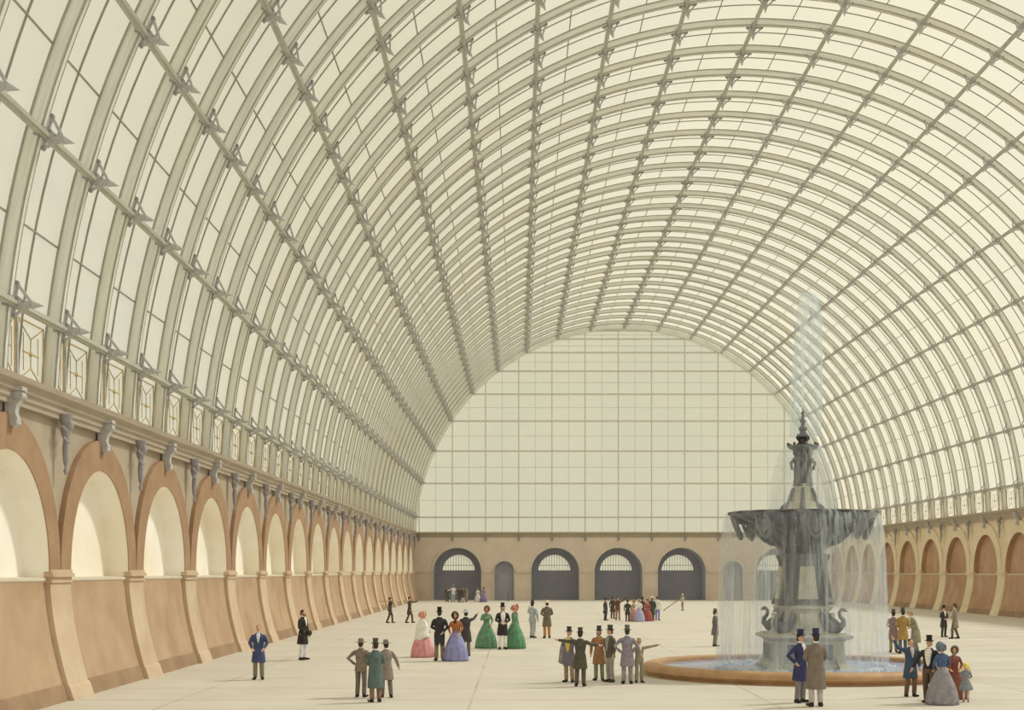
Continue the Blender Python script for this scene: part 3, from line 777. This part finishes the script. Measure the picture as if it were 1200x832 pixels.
def person(px, py, ptop, face, label, coat='frock', cc='333333', tc='555555', hat='top', hc='222222', hair='3a2c22', arms=('down', 'down'),
           stride=0, lean=0, group=None, shirt='e8e4dc', female=False, skirt='888888', shawl=None, child=False, grown=1.0, near=True, whiskers=False, vest=None, turn=0):
    x, Y = at(px, py)
    Hpx = (py-ptop)*Y/FOC
    base = {'top': 1.87, 'wide': 1.83, 'cap': 1.79, None: 1.75, 'bonnet': 1.79}[hat]
    s = Hpx/base
    root = empty('child' if child else 'person', (x, Y, 0), face)
    root.scale = (s, s, s)
    tag(root, label, 'person', group or 'visitors standing about the hall')
    px_m = FOC*s/Y
    vox = .011 if px_m > 34 else (.014 if px_m > 22 else .022)
    def T(p):           # bend the upper body forward and turn the head later
        x_, y_, z_ = p
        if z_ > .95: 
            d = z_-.95; y_ = y_-d*math.sin(lean); z_ = .95+d*math.cos(lean)
        return (x_, y_, z_)
    def bent(mb): mb.v = [T(v) for v in mb.v]; return mb
    hip = .10; knee = .50; ank = .09
    def leg(sd):
        st = stride*sd
        return [(sd*.095, 0, .93), (sd*.105, -.02-st*.5-(.03 if stride else 0), knee), (sd*.11, st*-.9+.02, ank)]
    # ---------------- body: one continuous surface
    m = MB()
    def ring(rx, ry, z, cy=0, n=14, p=1.0): return [(rx*cos(2*PI*j/n), cy+ry*sin(2*PI*j/n), z) for j in range(n)]
    m.loft([ring(.09, .08, .84), ring(.15, .10, .90), ring(.155, .105, .98), ring(.125, .09, 1.10), ring(.15, .10, 1.25), ring(.15, .095, 1.35), ring(.09, .07, 1.42), ring(.055, .055, 1.48), ring(.05, .052, 1.56, -.005)])
    hx, hz = 0, 1.635
    m.ell((0, -.012, hz+.02), (.073, .092, .098), 16, 12)
    m.ell((0, -.035, hz-.045), (.052, .058, .06), 12, 8)                                     # jaw
    m.tube([(0, -.10, hz+.015), (0, -.122, hz-.018)], [.010, .016], 8)                         # nose
    for q in (-1, 1):
        m.ell((q*.075, .0, hz), (.012, .02, .03), 8, 6)                                        # ears
    for q, pose in ((-1, arms[0]), (1, arms[1])):
        sh, el, wr = arm_pts(q, pose, female)
        m.tube([(q*.10, 0, 1.38), (sh[0]*.93, 0, 1.385), el, wr], [.045, .040, .038, .027], 10)
        d = (Vector(wr)-Vector(el)).normalized(); pc = Vector(wr)+d*.055
        if near:
            sd = d.cross(Vector((0, 0, 1))) if abs(d.z) < .8 else Vector((0, 1, 0))
            sd.normalize(); nrm = d.cross(sd)
            m.tube([Vector(wr), pc+d*.02], [.03, .034], 8)
            m.tube([pc-d*.03+sd*.02, pc-sd*.0+sd*.045, pc+sd*.055+d*.035], [.014, .013, .012], 6)      # thumb
            for k in range(4):
                o_ = sd*(.026-.0175*k); L = (.062, .072, .068, .052)[k]
                m.tube([pc+d*.02+o_, pc+d*(.03+L*.5)+o_*1.1, pc+d*(.03+L*.85)+o_*1.15+nrm*.022*q], [.012, .0115, .0105], 6)
        else:
            m.ell(pc, (.035, .035, .05), 8, 6)
    if not female or child:
        for q in (-1, 1):
            a, b, c = leg(q); m.tube([a, b, c], [.085, .055, .036], 10)
            m.tube([(c[0], c[1]+.02, .045), (c[0]*1.08, c[1]-.11, .038)], [.032, .024], 8)
    else:
        for q in (-1, 1):
            m.tube([(q*.09, 0, .93), (q*.09, 0, .5), (q*.09, 0, .09)], [.085, .055, .042], 8)
            m.tube([(q*.09, .03, .045), (q*.09, -.12, .035)], [.04, .03], 8)
    bent(m)
    me = remeshed(m, vox, [SKIN, EYE_M, LIP], 'body', 2)
    if near:
        f = MB()
        for q in (-1, 1): f.ell((q*.028, -.094, hz+.022), (.011, .010, .008), 8, 6, mi=1)
        f.ell((0, -.098, hz-.052), (.022, .010, .006), 8, 6, mi=2)
        bent(f)
        bm = bmesh.new(); bm.from_mesh(me)
        vs = [bm.verts.new(v) for v in f.v]
        for q, mi in zip(f.f, f.m):
            fc = bm.faces.new([vs[i] for i in q]); fc.material_index = mi; fc.smooth = True
        bm.to_mesh(me); bm.free()
    put('body', me, root)
    # ---------------- trousers, shoes
    if not female:
        m = MB()
        m.loft([ring(.12, .10, .80), ring(.165, .12, .88), ring(.165, .118, .98), ring(.145, .105, 1.06)])
        for q in (-1, 1):
            a, b, c = leg(q); m.tube([(q*.085, 0, .90), a, b, (c[0], c[1], .10)], [.10, .098, .076, .068], 12, None, False)
        put('trousers', remeshed(m, max(vox, .013), [cloth(tc)], 'trousers', 2), root)
        for q in (-1, 1):
            c = leg(q)[2]; m = MB()
            m.loft([[(c[0]*(1+.1*k)+w_*cos(2*PI*j/10), c[1]+yy+(.0), .045+h_*sin(2*PI*j/10)) for j in range(10)] for k, (w_, yy, h_) in enumerate(((.035, .075, .035), (.05, .04, .044), (.052, -.06, .042), (.058, -.13, .036), (.045, -.18, .03), (.02, -.20, .02)))])
            m.ell((c[0], c[1]+.0, .085), (.052, .062, .06), 10, 7)
            m.build('shoe', cloth('2b2624'), root, smooth='all')
    # ---------------- coat or bodice
    m = MB()
    if female:
        bent_rings = [ring(.135, .10, 1.02), ring(.125, .095, 1.08), ring(.15, .125, 1.22, -.015), ring(.175, .13, 1.32, -.01), ring(.165, .105, 1.41), ring(.075, .07, 1.485)]
    elif coat == 'frock':
        bent_rings = [ring(.235, .19, .56, .01), ring(.215, .17, .75, .01), ring(.185, .135, .98), ring(.155, .115, 1.09), ring(.185, .135, 1.28), ring(.19, .125, 1.38), ring(.13, .095, 1.455), ring(.078, .072, 1.52)]
    elif coat == 'long':
        bent_rings = [ring(.25, .21, .42, .01), ring(.235, .19, .7, .01), ring(.205, .155, .98), ring(.19, .135, 1.10), ring(.19, .14, 1.28), ring(.19, .13, 1.38), ring(.13, .095, 1.455), ring(.08, .075, 1.52)]
    elif coat == 'tail':
        bent_rings = [ring(.185, .13, .94), ring(.152, .112, 1.06), ring(.185, .13, 1.28), ring(.19, .125, 1.38), ring(.13, .095, 1.455), ring(.078, .072, 1.52)]
    else:
        bent_rings = [ring(.205, .155, .80, .01), ring(.19, .14, .95), ring(.158, .115, 1.08), ring(.185, .135, 1.28), ring(.19, .125, 1.38), ring(.13, .095, 1.455), ring(.078, .072, 1.52)]
    m.loft(bent_rings)
    if coat == 'tail' and not female:
        for q in (-1, 1):
            m.loft([[(q*.085+w_*cos(2*PI*j/10), cy+.035*sin(2*PI*j/10), z) for j in range(10)] for w_, cy, z in ((.10, .06, 1.02), (.105, .12, .9), (.10, .15, .72), (.07, .16, .55))])
    for q, pose in ((-1, arms[0]), (1, arms[1])):
        sh, el, wr = arm_pts(q, pose, female)
        k = .82 if female else 1
        m.tube([(q*.10, 0, 1.405), (sh[0]*.93, 0, 1.395), Vector(sh).lerp(Vector(el), .3)-Vector((0, 0, .015)), el, Vector(el).lerp(Vector(wr), .96)], [.055*k, .072*k, .066*k, .056*k, .046*k], 12, None, True)
    bent(m)
    nm = 'bodice' if female else 'coat'
    put(nm, remeshed(m, max(vox, .013), [cloth(cc)], nm, 3), root)
    if near and not female:          # shirt front, collar and lapels lie on the chest
        def chest(xx, z, off):
            rr = [(1.0, .18, .135), (1.09, .16, .118), (1.28, .187, .137), (1.38, .192, .127), (1.455, .13, .097), (1.52, .078, .074)]
            for (za, ax, ay), (zb, bx, by) in zip(rr, rr[1:]):
                if z <= zb: break
            t = (z-za)/(zb-za); rx = ax+(bx-ax)*t; ry = ay+(by-ay)*t
            return (xx, -(ry)*math.sqrt(max(.02, 1-(xx/rx)**2))-off, z)
        m = MB(); rows = []
        vz = 1.02 if vest else 1.20
        for i in range(7):
            z = vz+(1.50-vz)*i/6; hw_ = .012+(.09 if vest else .06)*(i/6)**(.45 if vest else .8)
            if i == 6: hw_ = .05
            rows.append([chest(hw_*(j-2)/2, z, .008) for j in range(5)])
        for a, b in zip(rows, rows[1:]): m.add(a+b, [(j, j+1, j+6, j+5) for j in range(4)])
        bent(m); o = m.build('waistcoat' if vest else 'shirt_front', cloth(vest or shirt), root, smooth='all')
        md = o.modifiers.new('t', 'SOLIDIFY'); md.thickness = .012; md.offset = 1
        m = MB(); m.lathe([(.062, 1.49), (.066, 1.52), (.060, 1.56)], (0, -.004, 0), 16, cap=False); bent(m)
        o = m.build('collar', cloth(shirt), root, smooth='all'); md = o.modifiers.new('t', 'SOLIDIFY'); md.thickness = .008
    if near and not female and not child:
        for q, pose in ((-1, arms[0]), (1, arms[1])):
            sh, el, wr = arm_pts(q, pose); a = Vector(el).lerp(Vector(wr), .93); b = Vector(el).lerp(Vector(wr), 1.03)
            m = MB(); m.tube([a, b], .041, 10, None, False); bent(m); m.build('cuff', cloth(shirt), root, smooth=True)
    # ---------------- skirt
    if female:
        m = MB(); n = 56; rings = []
        H0 = 1.06
        for i in range(13):
            t = i/12; z = H0*(1-t)+.012*t; rr = .115+(.345 if not child else .18)*(math.sin(t*PI/2)**.85)
            if child: z = H0*(1-t)+.55*t
            rings.append([(rr*(1+.055*t*sin(11*a)+.025*t*sin(23*a+1))*cos(a), rr*.96*(1+.055*t*sin(11*a)+.025*t*sin(23*a+1))*sin(a), z) for a in [2*PI*j/n for j in range(n)]])
        m.loft(rings); m.build('skirt', cloth(skirt), root, smooth='all')
        if child:
            for q in (-1, 1):
                m = MB(); m.tube([(q*.1, 0, .6), (q*.1, 0, .1)], [.06, .05], 8, None, False); m.build('stocking', cloth('cfc6bb'), root, smooth='all')
                m = MB(); m.tube([(q*.1, .03, .045), (q*.1, -.13, .04)], [.045, .036], 8); m.build('shoe', cloth('2b2624'), root, smooth='all')
        if not child:
            m = MB(); m.lathe([(.13, 1.045), (.135, 1.06), (.13, 1.085)], n=24, sy=.8); m.build('sash', cloth(skirt), root, smooth='all')
    if shawl:
        m = MB(); n = 40; rings = []
        for i in range(9):
            t = i/8; z = 1.49-.72*t; rr = .08+.14*min(1, t*3)**.8+.12*t
            rings.append([(rr*(1+.03*t*sin(9*a))*cos(a), rr*.85*(1+.03*t*sin(9*a))*sin(a)+.02, z-(.14*t*max(0, sin(a)))) for a in [2*PI*j/n for j in range(n)]])
        m.loft(rings, cap=False); bent(m)
        o = m.build('shawl', cloth(shawl), root, smooth='all'); md = o.modifiers.new('t', 'SOLIDIFY'); md.thickness = .015
    # ---------------- hair and hat
    if hair:
        m = MB()
        m.ell((0, .012, hz+.052), (.083, .093, .080), 14, 10)
        m.ell((0, .045, hz-.01), (.075, .06, .075), 12, 8)
        if whiskers:
            for q in (-1, 1): m.tube([(q*.068, -.03, hz), (q*.06, -.06, hz-.05), (q*.03, -.085, hz-.09)], [.02, .022, .018], 8)
        if female: m.ell((0, .10, hz+.0), (.05, .05, .055), 10, 8)
        bent(m); put('hair', remeshed(m, max(vox, .012), [cloth(hair)], 'hair', 2), root)
    hm = MB(); zt = hz+.07
    if hat == 'top':
        hm.lathe([(.0785, zt-.005), (.085, zt), (.132, zt+.0), (.140, zt+.012), (.133, zt+.018), (.088, zt+.012), (.082, zt+.03), (.079, zt+.09), (.088, zt+.158), (.086, zt+.165), (.02, zt+.165)], (0, 0, 0), 24, sx=.95, sy=1.08)
        band = MB(); band.lathe([(.0835, zt+.015), (.0845, zt+.02), (.082, zt+.04), (.0805, zt+.04)], (0, 0, 0), 24, sx=.96, sy=1.09)
    elif hat == 'wide':
        hm.lathe([(.08, zt-.005), (.09, zt), (.17, zt-.01), (.175, zt+.003), (.092, zt+.014), (.088, zt+.05), (.082, zt+.10), (.06, zt+.12), (.01, zt+.122)], (0, 0, 0), 24, sx=.95, sy=1.08)
    elif hat == 'cap':
        hm.ell((0, .01, hz+.08), (.092, .105, .06), 14, 8); hm.ell((0, -.09, hz+.07), (.07, .06, .012), 12, 6)
    elif hat == 'bonnet':
        rings = []
        n = 24
        for (r_, yy) in ((.02, .15), (.07, .135), (.10, .09), (.112, .03), (.115, -.03), (.135, -.08), (.155, -.115)):
            rings.append([(r_*cos(a)*.92, yy+(.05 if sin(a) < -.2 else 0)*max(0, -sin(a)), hz+.03+r_*sin(a)*1.05) for a in [2*PI*j/n for j in range(n)]])
        hm.loft(rings, cap=False)
    if hm.v:
        if hat == 'bonnet':
            bent(hm); o = hm.build('bonnet', cloth(hc), root, smooth='all'); md = o.modifiers.new('t', 'SOLIDIFY'); md.thickness = .012
            if near and abs(face) < 2.2:
                f = MB()
                for k in range(9):
                    a = PI*(k/8); f.ell((.125*cos(a), -.05, hz+.03+.125*sin(a)), (.025, .025, .025), 8, 5)
                bent(f); f.build('bonnet_trim', cloth('e9d9cf'), o, smooth='all')
                f = MB(); f.tube([(-.06, -.06, hz-.06), (0, -.08, hz-.10), (.06, -.06, hz-.06)], .012, 6); f.tube([(0, -.085, hz-.10), (-.02, -.12, hz-.26)], [.015, .02], 6); f.tube([(0, -.085, hz-.10), (.03, -.12, hz-.24)], [.015, .02], 6)
                bent(f); f.build('ribbon', cloth(hc), o, smooth='all')
        else:
            bent(hm); o = hm.build('hat', cloth(hc), root, smooth=True)
            if hat == 'top' and near: bent(band); band.build('hat_band', cloth('1c1a1c'), o, smooth=True)
    return root, s

R = math.radians
def hand(res, q, pose, female=False, extra=.07):
    """world point at the hand of a figure"""
    root, s = res
    sh, el, wr = arm_pts(q, pose, female); d = (Vector(wr)-Vector(el)).normalized()
    p = (Vector(wr)+d*extra)*s; a = root.rotation_euler.z
    return Vector((p.x*cos(a)-p.y*sin(a)+root.location.x, p.x*sin(a)+p.y*cos(a)+root.location.y, p.z))

# face: 0 looks at the camera, +90 deg looks to the right of the picture, 180 away
G1 = 'bystanders near the left arcade'
person(303, 796.5, 733, R(5), 'bareheaded person in a blue coat and olive trousers standing alone nearest the left arcade', 'frock', '39487c', '77755c', None, hair='8b7355', arms=('skirt', 'skirt'), shirt='c9d4e6')
pA = person(355, 773.5, 715, R(65), 'bareheaded person in black coat and pale blue-white trousers holding a hat by the left arcade', 'frock', '2c2728', 'cfd0dc', None, hair='3c2a22', arms=('hold', 'down'), whiskers=True)
def loose_hat(p, s, label, col='2c2626', tilt=(PI/2, 0, R(60))):
    m = MB(); m.lathe([(.078, -.005), (.085, 0), (.132, .0), (.140, .012), (.133, .018), (.088, .012), (.082, .03), (.079, .09), (.088, .158), (.086, .165), (.02, .165)], n=24)
    o = m.build('top_hat', cloth(col), None, smooth=True, loc=p); o.rotation_euler = tilt; o.scale = (s, s, s)
    tag(o, label, 'hat'); return o
hA = hand(pA, -1, 'hold'); loose_hat(hA, pA[1], 'black top hat held out in one hand by the bareheaded person in pale trousers', tilt=(R(100), 0, R(65)))
person(423, 817, 747.5, R(165), 'person in brown jacket, hand on hip, left of the three by the bottom edge', 'jacket', '7a6d5e', '6f6256', 'wide', '7b7668', arms=('hip', 'hip'), shirt='b9b1a4')
person(440, 823, 747.5, R(205), 'person in long teal-green overcoat and dark hat, middle of the three by the bottom edge', 'long', '4d645f', '8a6250', 'top', '4c4a48', arms=('front', 'front'), whiskers=True)
person(453, 817.5, 749, R(200), 'person in taupe coat with swept-back tails, right of the three by the bottom edge', 'frock', '82766c', '6c5f55', 'wide', '6f6a60', arms=('low', 'front'), stride=.12, lean=.1)
pB = person(457, 730, 699.5, R(100), 'small dark person carrying a plank on the shoulder beside the far left piers', 'jacket', '4a4038', '54483c', 'cap', '3a332c', arms=('shoulder', 'shoulder'), stride=.22, near=False)
m = MB(); m.bar((-.5, 0, 0), (.45, 0, 0), .12, .04); o = m.build('plank', mat('plank_wood', 'a08a66', 'b39c76', 4), None, loc=Vector(pB[0].location)+Vector((-.25, -.22, 1.50*pB[1]))); o.rotation_euler = (0, R(-4), 0)
tag(o, 'short pale plank carried on the shoulder of the dark walker at left', 'plank')
person(480, 730, 699, R(95), 'small dark striding person with one arm stretched to the right near the left piers', 'frock', '4b4239', '5a4e42', 'cap', '332d28', arms=('down', 'pointfwd'), stride=.24, near=False)
# promenading group
person(495, 770, 716, R(118), 'woman in pink skirt, white shawl and pink bonnet turned to the right', 'frock', 'e2e0d4', '888888', 'bonnet', 'd5836a', arms=('skirt', 'skirt'), female=True, skirt='d88890', shawl='e4e6da')
person(515, 774.5, 711, R(185), 'person in black tailcoat, top hat and tan trousers, seen from behind beside the pink skirt', 'tail', '2f2f33', '8e7350', 'top', '201e22', arms=('back', 'front'))
person(534, 774.5, 717, R(-10), 'woman in orange bodice, violet-blue skirt and dark bonnet', 'frock', 'b0622c', '888888', 'bonnet', '3c2c30', arms=('skirt', 'skirt'), female=True, skirt='8083c4')
person(546, 769, 713.5, R(190), 'person in dark coat and pale hat pointing away beside the violet-blue skirt', 'frock', '3f3a3e', '70685c', 'wide', 'b9c0c4', arms=(((.32, -.14, 1.44), (.47, -.30, 1.60)), 'down'))
person(570, 759.5, 710, R(15), 'woman in green dress and dull pink bonnet facing forward, left of the white trousers', 'frock', '5c9473', '888888', 'bonnet', 'bd7666', arms=('chest', 'skirt'), female=True, skirt='559068')
person(589, 761, 706, R(8), 'person in black coat, top hat, white waistcoat and white trousers between two green dresses', 'frock', '2e2a2c', 'e3dedd', 'top', '1f1d1f', arms=('front', 'front'), vest='ece8e2', whiskers=True)
person(603, 760, 708.5, R(60), 'woman in green dress and coral-red bonnet facing right with a raised hand', 'frock', '5c9068', '888888', 'bonnet', 'cf6a5c', arms=('shoulder', 'down'), female=True, skirt='4b8a5f')
person(624, 747.5, 703, R(150), 'person in pale blue-grey suit and dark hat seen from behind, one hand raised', 'jacket', '9aa6b4', 'a3adb2', 'top', '3b3a44', arms=('down', 'shoulder'), stride=.08)
person(641, 748, 703, R(190), 'person in brown coat with orange trousers and straw-coloured hat', 'frock', '6b5f4c', 'c07c3c', 'wide', 'd3c49c', arms=('front', 'front'))
# left of the pool
person(667, 799.5, 734, R(-25), 'person in violet-grey coat, yellow waistcoat and brown trousers, leftmost beside the pool group', 'frock', '6b6478', '9a7c62', 'top', '3e3833', arms=('down', 'low'), vest='d4b93c', hair='c9b79c')
m = MB()
m.loft([[(w_*cos(2*PI*j/14), .06*(1+.2*sin(3*j))*sin(2*PI*j/14), z) for j in range(14)] for w_, z in ((.05, .02), (.13, -.02), (.15, -.15), (.17, -.35), (.19, -.50), (.12, -.55))])
c_ = at(661, 799); o = m.build('folded_coat', cloth('857c86'), None, smooth='all', loc=(c_[0], c_[1]-.1, 1.13)); tag(o, 'grey folded overcoat carried low at the side of the yellow waistcoat', 'coat')
person(680, 804.5, 735, R(172), 'person in dark olive-brown coat seen from behind with both arms spread wide', 'frock', '4e473a', '5a5143', 'top', '443e36', arms=(((.34, -.03, 1.33), (.56, -.10, 1.30)), ((.42, -.02, 1.42), (.70, -.05, 1.46))))
person(702, 797.5, 733, R(-15), 'person in rust-brown coat, top hat and olive-green trousers facing forward', 'frock', '9c6a42', '7f8460', 'top', '3c3a38', arms=('down', 'down'), vest='b07a4a', shirt='d8c8a8', whiskers=True)
person(715, 799.5, 732, R(-60), 'person in dark olive jacket, pale grey trousers and top hat, beside the rust coat', 'jacket', '5b5745', '99918c', 'top', '45423c', arms=('hip', 'down'), vest='9b9490')
person(735, 801.5, 732, R(178), 'person in long mauve-grey coat and grey top hat seen from behind, nearest the pool rim', 'frock', '83798a', '8d8488', 'top', '6a645c', arms=('low', 'hip'))
person(749, 800, 747, R(12), 'small child in olive clothes pointing right at the fountain', 'jacket', '8c8468', '8f8668', 'wide', 'b29a68', hair='9a7a48', arms=('low', 'point'), child=True)
# before the fountain
person(938, 823.5, 737, R(40), 'person in deep blue coat and blue-black top hat before the fountain', 'frock', '303468', '7b7478', 'top', '2b2c60', arms=('hip', 'front'), shirt='d8d4da')
person(956, 828, 736, R(190), 'person in long brown-grey overcoat and pale trousers, back turned, before the fountain', 'long', '756759', 'b5adaa', 'top', '2f2f5c', arms=('front', 'front'))
# right of the pool, behind
person(1047, 764.5, 713.5, R(170), 'person in mauve coat, leftmost of the three strollers right of the fountain', 'frock', '8a6e74', '96856a', 'top', '5c5450', arms=('front', 'front'))
person(1058, 766, 711.5, R(185), 'person in mustard coat and blue-grey trousers, middle of the three strollers right of the fountain', 'frock', 'a07c38', '5c6070', 'top', '544c4c', arms=('front', 'front'))
person(1073, 765, 714, R(-80), 'stooping person in grey-green coat bending towards the mustard coat', 'long', '8e8c74', '8c8276', 'cap', '8c8878', hair='7a7468', arms=('front', 'front'), stride=.14, lean=.35)
person(1106, 746.5, 709, R(20), 'person in near-black coat and top hat, left of the pair farthest right', 'frock', '3c3a3c', '3a3838', 'top', '2c2a2e', arms=('front', 'front'))
person(1119, 748.5, 707, R(-100), 'person in taupe coat and brown trousers walking, right of the pair farthest right', 'frock', '8d7f72', '6b5648', 'wide', '4d4540', arms=('front', 'front'), stride=.18)
# right of the pool, in front
person(1067, 816.5, 749, R(10), 'bareheaded person in blue coat raising one arm towards the fountain', 'frock', '344866', '6e4c3a', None, hair='3a2c26', arms=('up', 'down'), shirt='c0b4a6', stride=.04)
person(1089, 824, 744, R(-30), 'person in open black coat, tall black top hat and brown trousers stepping left', 'tail', '2f2a28', '5c4436', 'top', '201d20', arms=('low', 'down'), stride=.10, vest='e6dccd')
person(1104, 825.5, 753, R(195), 'woman in blue bodice, blue-grey bonnet and full grey skirt seen from behind', 'frock', '3a5688', '888888', 'bonnet', '5f6a84', arms=('skirt', 'skirt'), female=True, skirt='85818a')
person(1118, 819, 757, R(-5), 'woman in rust-red dress and grey bonnet beside the child', 'frock', '8a4234', '888888', 'bonnet', '8b8478', arms=('skirt', 'skirt'), female=True, skirt='84402f', grown=1)
person(1132, 822.5, 777, R(160), 'small child in blue-grey dress and yellow bonnet at the far right', 'jacket', '7d828c', '888888', 'bonnet', 'd8c350', arms=('front', 'front'), female=True, skirt='7f848e', child=True)
person(838, 757.5, 713, R(100), 'lone person in mauve-grey coat and dark hat standing to the left of the falling water', 'frock', '6d6169', '857a70', 'top', '5b5550', arms=('down', 'down'))
# far middle group
person(709.5, 727, 700.5, R(60), 'small dark-clad person leftmost in the far crowd', 'frock', '3f3c44', '44414a', 'wide', '35323a', near=False)
person(718, 725, 699, R(150), 'small dark brown person standing close behind the tan trousers in the far crowd', 'frock', '4c3f3c', '4a4038', 'cap', '382f2c', near=False)
person(724, 727, 699, R(0), 'small person in tan trousers with one arm flung up in the far crowd', 'jacket', '6a4a3a', '9a6a48', 'cap', '3a2c28', arms=('down', 'up'), stride=.05, near=False, vest=None)
person(735.5, 728.5, 702.5, R(170), 'small person in dark green coat and wide hat in the far crowd', 'frock', '3c4038', '55524a', 'wide', '34302e', near=False)
person(742.5, 728, 703, R(30), 'small woman in pink skirt and ochre bodice in the far crowd', 'frock', 'b59a6c', '888888', 'bonnet', 'c9a878', female=True, skirt='d08a84', arms=('skirt', 'skirt'), near=False)
person(749, 728.5, 702, R(-20), 'small woman in white bodice and lilac-blue skirt in the far crowd', 'frock', 'e0dee0', '888888', 'bonnet', 'e4d4c8', female=True, skirt='9c9cc8', arms=('skirt', 'skirt'), near=False)
person(753, 724, 699, R(170), 'small person in dark top hat at the back of the far crowd', 'frock', '6a4440', '554a44', 'top', '3a3034', near=False)
person(758.5, 728, 702, R(10), 'small woman in deep red dress in the far crowd', 'frock', 'b05a50', '888888', 'bonnet', 'b0766a', female=True, skirt='a84640', arms=('skirt', 'skirt'), near=False)
person(764, 727.5, 698.5, R(190), 'small person in long green-black coat with white hat in the far crowd', 'long', '3f4a40', '44443c', 'wide', 'd8d4cc', near=False)
person(770.5, 727, 698.5, R(160), 'small person in white shirt and bright blue trousers, rightmost in the far crowd', 'jacket', 'e6dcd8', '7a80cc', 'cap', '5a4a48', stride=.05, near=False)
pS = person(800, 715.5, 695.5, R(-60), 'small person in pale shirt and brown trousers working with a long rake', 'jacket', 'c0b4a0', '85796c', 'wide', 'c8bca4', arms=('front', 'front'), stride=.08, near=False)
m = MB(); m.tube([(-1.2, 0, .06), (.12, 0, 1.0)], .03, 8); m.bar((-1.22, -.3, .06), (-1.22, .3, .06), .07, .06)
for k in range(7): m.bar((-1.22, -.27+.09*k, .06), (-1.28, -.27+.09*k, .0), .02)
p_ = Vector(pS[0].location); o = m.build('rake', mat('rake_wood', '8b8068', '9a8f76', 5), None, loc=(p_.x-.2, p_.y-.2, .02)); o.scale = (1.2, 1.2, 1.2)
tag(o, 'long wooden rake pushed along the floor by the lone far worker', 'rake')
# under the far left arch
person(524, 705.5, 687.5, R(20), 'tiny person in dark olive clothes, leftmost before the far left arch', 'frock', '50524a', '5a5a50', 'cap', '484840', near=False)
person(531, 705.5, 685.5, R(200), 'tiny person in white jacket and pale blue trousers before the far left arch', 'jacket', 'dcdce0', 'a8b4bc', 'cap', 'c4c4c0', near=False, arms=('down', 'side'))
person(538, 705.8, 688, R(30), 'tiny person in dark waist-length jacket with a white sash before the far left arch', 'jacket', '4c4444', '5e5048', 'cap', '443c3a', near=False, arms=('side', 'down'))
person(542.5, 705.8, 688, R(-20), 'tiny person in black and white clothes turned left before the far left arch', 'frock', '585050', 'c8c4bc', 'cap', '4a4240', near=False)
person(547, 705, 688.5, R(-60), 'tiny person in faded tan clothes before the far left arch', 'frock', '988878', '9c8c7c', 'cap', '8a7a6a', near=False)
person(560, 705.3, 689, R(0), 'tiny woman in white dress to the right under the far left arch', 'frock', 'd8d6d0', '888888', 'bonnet', 'c0b8b0', female=True, skirt='d6d4cc', arms=('skirt', 'skirt'), near=False)
person(566.5, 705.6, 688, R(10), 'tiny woman in purple dress beside the white dress near the far left arch', 'frock', '8c7ca0', '888888', 'bonnet', '6c5c84', female=True, skirt='7e6aa0', arms=('skirt', 'skirt'), near=False)
person(596, 704, 689.5, R(-80), 'tiny grey person standing in front of the small arched doorway', 'frock', '77747c', '7c7a80', None, near=False)
